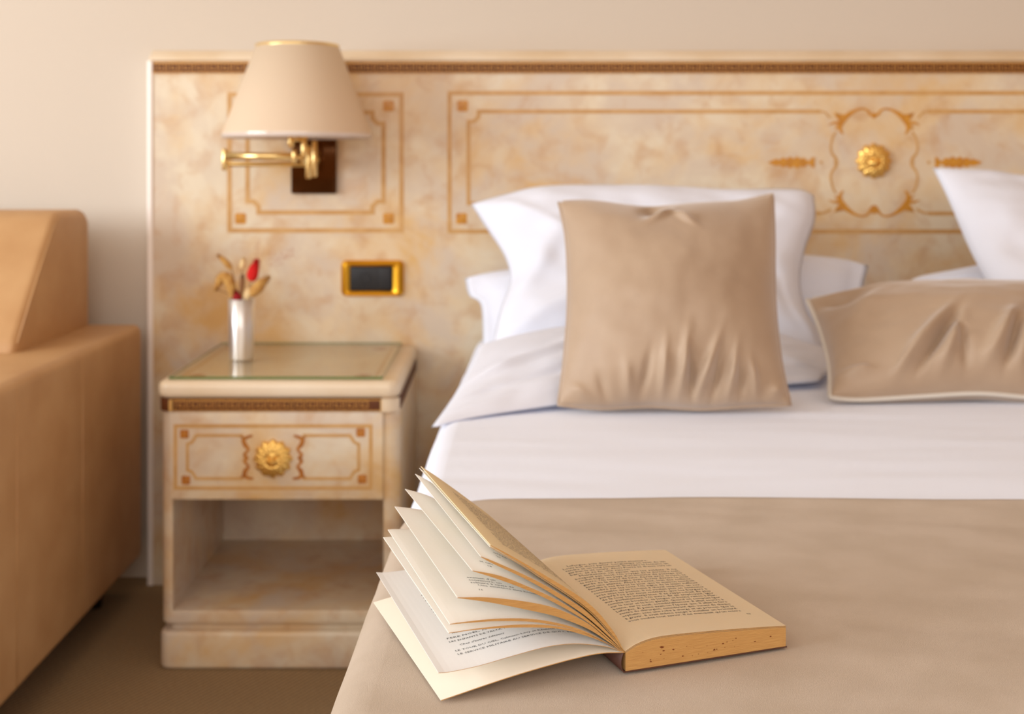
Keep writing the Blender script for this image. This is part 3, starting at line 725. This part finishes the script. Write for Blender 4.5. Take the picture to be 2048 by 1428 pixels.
# square taupe cushion
pleats = [(-.42, .86, 1.4, .045, 0.158, 0.0114), (-.28, .80, 1.75, .035, 0.187, -0.0114), (-.12, .78, 1.6, .035, 0.216, 0.0133), (.05, .72, 1.7, .04, 0.259, 0.0171), (.13, .8, 1.5, .03, 0.216, -0.0171),
          (.25, .74, 1.95, .04, 0.245, 0.0171), (.34, .8, 1.8, .03, 0.216, -0.0152), (.48, .78, 1.8, .035, 0.216, 0.0152), (.56, .84, 1.6, .03, 0.158, -0.0133), (.68, .82, 1.5, .035, 0.158, 0.0114),
          (-.62, .88, 1.2, .04, 0.144, -0.0095), (-.82, .9, .6, .05, 0.108, 0.0114), (.88, .9, 2.4, .05, 0.108, 0.0133),
          (-.17, -.88, 2.5, .06, 0.115, -0.0266), (-.10, -.80, 2.6, .035, 0.144, 0.0171), (.06, -.78, .75, .035, 0.144, 0.0171), (.0, -.84, .9, .04, 0.115, -0.0114)]
cu, cb, cn = pillow('cushion', [(1117, 404), (1180, 402), (1250, 412), (1300, 416), (1400, 408), (1480, 402), (1546, 388)],
       [(1546, 388), (1549, 480), (1550, 600), (1562, 720), (1582, 810)],
       [(1116, 810), (1200, 818), (1300, 814), (1400, 820), (1500, 814), (1582, 812)],
       [(1117, 404), (1132, 480), (1136, 600), (1128, 720), (1116, 810)], 2.01, 1.86, 0.095, M['velvet'],
       'square taupe velvet cushion standing against the white pillow', 'cushion', N=110, wr=folds(pleats, soft(2, .004)), power=2.0, prof_p=.6)
def rim_tube(name, base, N, m, parent, r, sides, push=Vector((0, 0, 0))):
    pts = []
    if 'l' in sides: pts += [base[j*(N+1)] for j in range(0, N+1, 3)]
    if 'b' in sides: pts += [base[N*(N+1)+i] for i in range(0, N+1, 3)]
    if 'r' in sides: pts += [base[j*(N+1)+N] for j in range(N, -1, -3)]
    if 't' in sides: pts += [base[i] for i in range(N, -1, -3)]
    return tube(name, [p+push for p in pts], r, m, parent, 8)
rim_tube('seam_piping', cb, 110, M['velvet'], cu, 0.0022, 'lbrt')
# rectangular piped cushion
pl2 = [(-.42, .45, 1.95, .05, .35, 0.0192), (-.34, .5, 1.85, .035, .35, -0.0224), (-.26, .6, 1.7, .04, .3, 0.0160), (-.18, .6, 1.4, .03, .3, -0.0112),
       (.06, .5, 1.75, .05, .35, 0.0208), (.13, .55, 1.6, .035, .3, -0.0192), (.2, .6, 1.5, .04, .3, 0.0160), (-.55, .8, 1.9, .04, .2, 0.0096), (.4, .6, 1.7, .05, .3, 0.0160), (-.86, .75, .5, .06, .12, 0.0144),
       (-.90, -.72, .75, .16, .25, -.034), (-.72, -.4, 1.9, .10, .4, .012)]
c2_, cb2, cn2 = pillow('cushion', [(1615, 600), (1690, 592), (1780, 588), (1950, 590), (2100, 592), (2260, 600)], [(2260, 600), (2280, 700), (2260, 800)],
       [(1660, 795), (1720, 800), (1850, 794), (1960, 790), (2080, 800), (2260, 806)], [(1615, 600), (1640, 660), (1658, 730), (1660, 795)],
       2.13, 1.93, 0.090, M['velvet'], 'rectangular taupe velvet cushion with pale piping, lying at the right edge', 'cushion', N=110,
       wr=folds(pl2, soft(31, .006)), power=2.2, prof_p=.55)
rim_tube('piping', cb2, 110, M['piping'], c2_, 0.0042, 'lbrt')['label'] = 'pale grey piping cord'

# ------------------------------------------------------------------ open book
TH = math.radians(20); G0 = (0.0911, 0.8931)
BK = empty('open_book', (G0[0], G0[1], ZB), 'open paperback book with fanned yellowed pages lying on the taupe blanket', 'book', rz=TH)
LB, WP = 0.197, 0.139
def local(name, v, f, m, parent, smooth=True, mats=None, midx=None):
    return obj(name, v, f, m, parent, smooth, mats, midx, world=False)
NS_ = 30
def curve2(pts, n=NS_): return [Vector((p.x, p.y)) for p in resample(sm(pts, 8), n)]
# right-hand block
Rp = [(0.0, 0.0155), (0.004, 0.0175), (0.0106, 0.0201), (0.0216, 0.0222), (0.0368, 0.0226), (0.0708, 0.0212), (0.1100, 0.0187), (0.1365, 0.0166)]
Rc = curve2(Rp)
def Rsurf(s, b, off=0.0):
    """s = distance from gutter"""
    k = min(max(s/WP*NS_, 0), NS_-1e-6); i = int(k); fr = k-i; p = Rc[i].lerp(Rc[i+1], fr); t = (Rc[i+1]-Rc[i]).normalized(); n = Vector((-t.y, t.x))
    return Vector((p.x+n.x*off, b, p.y+n.y*off))
def block(name, topoff, botfun, mtop, medge, parent, b0=0.0, b1=LB, w1=1.0):
    v = []; n = NS_+1; M_ = 6
    for j in range(M_+1):
        b = b0+(b1-b0)*j/M_
        for i in range(n): q = Rsurf(WP*i/NS_*w1, b, topoff); v.append(q)
        for i in range(n): q = Rsurf(WP*i/NS_*w1, b, topoff); v.append(botfun(q, i/NS_))
    st_ = 2*n; f = []; mi = []
    for j in range(M_):
        for i in range(NS_):
            a = j*st_+i; f.append((a, a+1, a+1+st_, a+st_)); mi.append(0)
            a = j*st_+n+i; f.append((a, a+st_, a+1+st_, a+1)); mi.append(1)
        for i in (0, NS_):
            a = j*st_+i; f.append((a, a+st_, a+n+st_, a+n)); mi.append(1)
    for j in (0, M_):
        for i in range(NS_):
            a = j*st_+i; f.append((a, a+1, a+n+1, a+n)); mi.append(1)
    return fixn(local(name, v, f, mtop, parent, False, [medge], mi))
PB = block('page_block', -0.0014, lambda q, t: Vector((q.x, q.y, 0.0009)), M['paper_tan'], M['edge'], BK)
block('page_section', -0.0006, lambda q, t: Vector((q.x, q.y, q.z-0.00055)), M['paper_tan'], M['edge'], BK)
RPg = block('page', 0.0, lambda q, t: Vector((q.x, q.y, q.z-0.0003)), M['paper_tan'], M['edge'], BK)
RPg['label'] = 'right-hand page of dense printed text'
CVR = local('back_cover', [(x, y, z) for z in (0.0, 0.0008) for y in (-0.0004, LB+0.001) for x in (-0.001, 0.1372)],
            [(0, 2, 3, 1), (4, 5, 7, 6), (0, 1, 5, 4), (2, 6, 7, 3), (0, 4, 6, 2), (1, 3, 7, 5)], M['spine'], BK, False)
CVR['label'] = 'thin dark back cover'
# foxing stains on the lower page edges
sa = Acc(); rnd = random.Random(5)
for k in range(26):
    aa = rnd.uniform(.01, .13); cc = rnd.uniform(.004, .013); r_ = rnd.choice([.0003, .0003, .0005, .0007])
    if k == 0: aa, cc, r_ = .03, .0145, .0013
    n_ = 7; sa.add([(aa+r_*rnd.uniform(.6, 1.2)*1.5*math.cos(2*math.pi*i/n_), -0.00012, cc+r_*rnd.uniform(.5, .9)*math.sin(2*math.pi*i/n_)) for i in range(n_)], [tuple(range(n_))])
tag(local('stain_spots', sa.v, sa.f, M['stain'], PB, False), kind='stuff')
# spine: curved card from the bottom to the gutter
spv, spf = [], []
sp = [(-0.001, 0.0), (-0.0030, 0.004), (-0.0032, 0.009), (-0.0015, 0.0145)]
sp2 = [(p.x, p.y) for p in sm(sp, 4)]
for b in (0.0, LB):
    for p in sp2: spv.append((p[0], b, p[1]))
    for p in sp2: spv.append((p[0]+0.0006, b, p[1]))
n_ = len(sp2); s2 = 2*n_
for i in range(n_-1):
    spf += [(i, i+1, i+1+s2, i+s2), (n_+i, n_+i+s2, n_+i+1+s2, n_+i+1), (i, n_+i, n_+i+1, i+1), (s2+i, s2+i+1, s2+n_+i+1, s2+n_+i)]
fixn(local('spine', spv, spf, M['spine'], BK))

# fanned leaves on the left: near-edge profiles (distance across, height) and far-corner positions
GUT = (0.0, 0.0150)
prof = dict(
 At=[(-0.104, 0.104), (-0.091, 0.0963), (-0.0762, 0.0869), (-0.0613, 0.077), (-0.0385, 0.0615), (-0.0223, 0.0476), (-0.0078, 0.0290), (-0.0016, 0.0170)],
 Ab=[(-0.1043, 0.1037), (-0.093, 0.0962), (-0.0800, 0.0877), (-0.066, 0.0775), (-0.0425, 0.0606), (-0.0245, 0.0454), (-0.0085, 0.0270), (-0.0018, 0.0165)],
 Bt=[(-0.1111, 0.0967), (-0.1022, 0.0926), (-0.0759, 0.0787), (-0.0532, 0.0647), (-0.0302, 0.0479), (-0.011, 0.028), (-0.002, 0.0165)],
 Bb=[(-0.1114, 0.0965), (-0.1030, 0.0912), (-0.0765, 0.0764), (-0.0540, 0.0618), (-0.0308, 0.0446), (-0.0115, 0.0265), (-0.002, 0.0162)],
 Ct=[(-0.1173, 0.0876), (-0.0977, 0.0819), (-0.0759, 0.0716), (-0.0532, 0.0592), (-0.0302, 0.0428), (-0.012, 0.026), (-0.002, 0.0162)],
 Cb=[(-0.1175, 0.0873), (-0.0977, 0.0791), (-0.0759, 0.0688), (-0.0532, 0.0562), (-0.0302, 0.0408), (-0.0125, 0.0252), (-0.002, 0.016)],
 Dt=[(-0.1283, 0.0702), (-0.1051, 0.0674), (-0.0759, 0.0607), (-0.0532, 0.0530), (-0.0302, 0.0400), (-0.0148, 0.0268), (-0.003, 0.0165)],
 Db=[(-0.1285, 0.0698), (-0.1051, 0.0640), (-0.0759, 0.055), (-0.0532, 0.0472), (-0.0302, 0.0360), (-0.0148, 0.0252), (-0.003, 0.016)],
 Et=[(-0.1338, 0.0525), (-0.1268, 0.0527), (-0.0977, 0.0517), (-0.0682, 0.0472), (-0.0381, 0.0372), (-0.0158, 0.0245), (-0.003, 0.016)],
 Em=[(-0.1340, 0.0521), (-0.1200, 0.0515), (-0.0977, 0.0499), (-0.0682, 0.0452), (-0.0381, 0.0355), (-0.0158, 0.0238), (-0.003, 0.0158)],
 Eu=[(-0.1345, 0.0465), (-0.1125, 0.0468), (-0.083, 0.0456), (-0.0560, 0.0412), (-0.0302, 0.0322), (-0.0128, 0.0225), (-0.003, 0.0157)],
 Eb=[(-0.1348, 0.0461), (-0.1125, 0.0459), (-0.083, 0.0435), (-0.0532, 0.0388), (-0.0302, 0.0305), (-0.0118, 0.0215), (-0.003, 0.0155)],
 Ft=[(-0.1421, 0.0200), (-0.1338, 0.0195), (-0.1125, 0.0208), (-0.0883, 0.0241), (-0.0606, 0.0272), (-0.0381, 0.0262), (-0.0148, 0.0210), (-0.003, 0.0158)],
 Gt=[(-0.1403, 0.0008), (-0.0906, 0.0096), (-0.0532, 0.0146), (-0.0302, 0.0167), (-0.0164, 0.0168), (-0.003, 0.0152)])
def leafcurve(k, drop=0.0):
    pts = [GUT]+[(p[0], p[1]-drop) for p in reversed(prof[k])]
    return curve2(pts)
def simil(C, tip):
    g = Vector(GUT); a = C[-1]-g; b = Vector(tip)-g
    ang = math.atan2(b.y, b.x)-math.atan2(a.y, a.x); s = b.length/a.length; c, n = math.cos(ang)*s, math.sin(ang)*s
    return [Vector((g.x+c*(p.x-g.x)-n*(p.y-g.y), g.y+n*(p.x-g.x)+c*(p.y-g.y))) for p in C]
MB_ = 8
class Leaf:
    def __init__(s, name, kt, kb, tip, m, thin=0.00035, label=None, drop=0.0):
        s.T0 = leafcurve(kt, drop)
        if kb: s.B0 = leafcurve(kb, drop)
        else:
            s.B0 = []
            for i, p in enumerate(s.T0):
                t = (s.T0[min(i+1, NS_)]-s.T0[max(i-1, 0)]).normalized(); s.B0.append(p-Vector((t.y, -t.x))*thin)
        s.T1 = simil(s.T0, tip); 
        g = Vector(GUT)
        d = s.B0[-1]-s.T0[-1]
        s.B1 = simil(s.B0, Vector(tip)+d)
        n = NS_+1; v = []; f = []; mi = []
        for j in range(MB_+1):
            b = LB*j/MB_; q = j/MB_
            for C0, C1 in ((s.T0, s.T1), (s.B0, s.B1)):
                for i in range(n): p = C0[i].lerp(C1[i], q); v.append((p.x, b, p.y))
        st_ = 2*n
        for j in range(MB_):
            for i in range(NS_):
                a = j*st_+i; f.append((a, a+1, a+1+st_, a+st_)); mi.append(0)
                a = j*st_+n+i; f.append((a, a+st_, a+1+st_, a+1)); mi.append(0)
            a = j*st_+NS_; f.append((a, a+n, a+n+st_, a+st_)); mi.append(0)
        for j in (0, MB_):
            for i in range(NS_): a = j*st_+i; f.append((a, a+1, a+n+1, a+n)); mi.append(1)
        s.o = fixn(local(name, v, f, m, BK, False, [M['edge']], mi))
        if label: s.o['label'] = label
    def surf(s, d, b, off):
        """d = distance from the gutter along the leaf"""
        k = min(max(d/0.1405*NS_, 0), NS_-1e-6); i = int(k); fr = k-i; q = b/LB
        p0 = s.T0[i].lerp(s.T1[i], q); p1 = s.T0[i+1].lerp(s.T1[i+1], q); p = p0.lerp(p1, fr); t = (p1-p0).normalized()
        return Vector((p.x+t.y*off, b, p.y-t.x*off))
lA = Leaf('page_section', 'At', 'Ab', (-0.097, 0.1130), M['paper_tan'], label='raised page with printed text, topmost of the fan')
lA2 = Leaf('page', 'Ab', None, (-0.0985, 0.1118), M['paper'], drop=0.0008)
lB = Leaf('page_section', 'Bt', 'Bb', (-0.102, 0.1070), M['paper'])
lC = Leaf('page_section', 'Ct', 'Cb', (-0.111, 0.095), M['paper'])
lD = Leaf('page_section', 'Dt', 'Db', (-0.120, 0.081), M['paper'])
lE = Leaf('page_section', 'Et', 'Em', (-0.126, 0.062), M['paper'])
lE2 = Leaf('page_section', 'Eu', 'Eb', (-0.130, 0.056), M['paper'])
lF = Leaf('page', 'Ft', None, (-0.136, 0.027), M['paper_white'], label='white front page printed with a list of titles')
lG = Leaf('front_cover', 'Gt', None, (-0.1385, 0.0020), M['cover'], thin=0.0006, label='cream inside of the front cover')

# ---- printed text
_dg = None
def glyphs(s, size, shear=0.0):
    cu_ = bpy.data.curves.new('t', 'FONT'); cu_.body = s; cu_.size = size; cu_.resolution_u = 1; cu_.shear = shear; cu_.fill_mode = 'FRONT'; cu_.offset = 0.000025
    o = bpy.data.objects.new('t', cu_); COL.objects.link(o)
    bpy.context.view_layer.update()
    me = bpy.data.meshes.new_from_object(o.evaluated_get(bpy.context.evaluated_depsgraph_get()))
    v = [(q.co.x, q.co.y) for q in me.vertices]; f = [tuple(p.vertices) for p in me.polygons]
    bpy.data.objects.remove(o); bpy.data.curves.remove(cu_); bpy.data.meshes.remove(me)
    return v, f
def print_text(name, lines, surf, parent, m, off=0.00008):
    """lines: (text, x0, x1 or None, baseline, size, shear) in page units: x from the left margin edge, y from the lower page edge"""
    ac = Acc()
    for (s, x0, x1, y0, size, sh) in lines:
        v, f = glyphs(s, size, sh)
        if not v: continue
        mn = min(q[0] for q in v); mxx = max(q[0] for q in v); k = 1.0 if x1 is None else (x1-x0)/(mxx-mn)
        ac.add([surf(x0+(q[0]-mn)*k, y0+q[1], off) for q in v], f)
    o = local(name, ac.v, ac.f, m, parent, False); o['kind'] = 'stuff'; return o
RT = """Laforgue, puis devant petite monture.
Louis but alors parler. Longtemps on avait du vin
tendre et un long sommeil. Derrière la fontaine un
gardien le vit courir. Alors Pierre se dressa vers un
banc, et se fit une raison.
   Maintenant on savait que les soldats. Il ne
bougeait pas, lassé. Un voyage de la dernière nuit,
voulut loger au pays d'un homme de passage sur
la terre. Un temps de lune. Après avoir trouvé, le
garde de la montagne avait dormi devant le mur
sans une plainte. Alors il revint, loin des collines,
famille à ses frères le jour que la maison tombait
sombre sur les toits. Un signe de la main suffisait
convenable qu'un homme à cheval emporte, un soir,
près avec les portes. Il ne voulait plus en contester
jusqu'à l'os par tous métiers, que les bergers à
de la tour les interprètes. Il se rapprochait de plus
aux, parfaitement. Un autre. Et en employant, Igor
comme un boucher, sa longue et bonne raison à Mar-
sur la cour et le bon gérant. Quand on comptait Igor
bonne, sur le seuil, considérablement. Il allait sourire à
Laforgue. À peine avait-on l'époux que, Il allait le faire
ventre du chirurgien, considérant que, venant de chaque
orphelin, avec une robe à charge et un prénom. Igor le
à gravir. Il avait même songé à installer un brancard.
vous voulez tout savoir. Il ne manquait qu'un mètre""".split('\n')
pitch = 0.0053; yb = 0.0345
L_ = []
for i, s in enumerate(reversed(RT)):
    sh = s.startswith('   ')
    last = len(s.strip()) < 42
    x0 = 0.0215+(0.006 if sh or i == len(RT)-1 else 0)
    L_.append((s.strip(), x0, (x0+0.0021*len(s.strip())) if last else 0.1205, yb+i*pitch, 0.0045, 0))
L_.append(('93', 0.1215, None, yb-0.0075, 0.0036, 0))
print_text('printed_text', L_, Rsurf, RPg, M['ink'])
def leafsurf(lf):
    return lambda x, y, off: lf.surf(0.1405-x, y, off)
LA_ = []
for i, s in enumerate(RT[::-1]):
    k = (i*7+3) % len(RT); t = RT[k].strip()
    LA_.append((t, 0.022+(0.005 if i in (6, 13) else 0), 0.118 if len(t) > 42 and i not in (7, 14) else 0.022+.0021*min(len(t), 30), 0.030+i*0.0052, 0.0043, 0))
print_text('printed_text', LA_, leafsurf(lA), lA.o, M['ink'])
print_text('printed_text', [('20', 0.020, None, 0.019, 0.004, 0), ("qu'il fut", 0.020, None, 0.0275, 0.0043, 0)], leafsurf(lB), lB.o, M['ink_dark'])
print_text('printed_text', [('18', 0.018, None, 0.017, 0.004, 0), ('et cela', 0.0135, None, 0.0245, 0.0043, 0)], leafsurf(lC), lC.o, M['ink_dark'])
print_text('printed_text', [('16', 0.020, None, 0.0130, 0.0036, 0), ('Une existence sans homme', 0.022, None, 0.0215, 0.0044, 0), ('solitaire à cause de', 0.0175, None, 0.0265, 0.0044, 0),
                            ('convaincre, un', 0.0175, None, 0.0315, 0.0044, 0), ("examen d'un", 0.0175, None, 0.0365, 0.0044, 0)], leafsurf(lD), lD.o, M['ink_dark'])
print_text('printed_text', [('LE SERVICE MILITAIRE AU SERVICE DE QUI ?, Seuil', 0.0205, 0.111, 0.0225, 0.0033, 0),
                            ('LE TOUR DU CIEL, Calmann-Lévy et Réunion des Musées', 0.0205, 0.116, 0.0285, 0.0033, 0),
                            ("Chez d'autres éditeurs", 0.026, 0.060, 0.0365, 0.0036, .3),
                            ('LES ENFANTS DE YALTA, roman', 0.0205, 0.072, 0.0445, 0.0033, 0),
                            ('PÈRE NOËL, roman', 0.0205, 0.060, 0.0505, 0.0033, 0),
                            ('Aux Éditions du Seuil', 0.026, 0.060, 0.0580, 0.0036, .3),
                            ('DU MÊME AUTEUR', 0.040, 0.074, 0.170, 0.0036, 0)]+
           [(t_, 0.024, None, 0.095+.006*i_, 0.0033, 0) for i_, t_ in enumerate(['roman', 'récit', 'poèmes', 'théâtre', 'essai', 'roman', 'nouvelles', 'roman'])],
           leafsurf(lF), lF.o, M['ink_dark'])
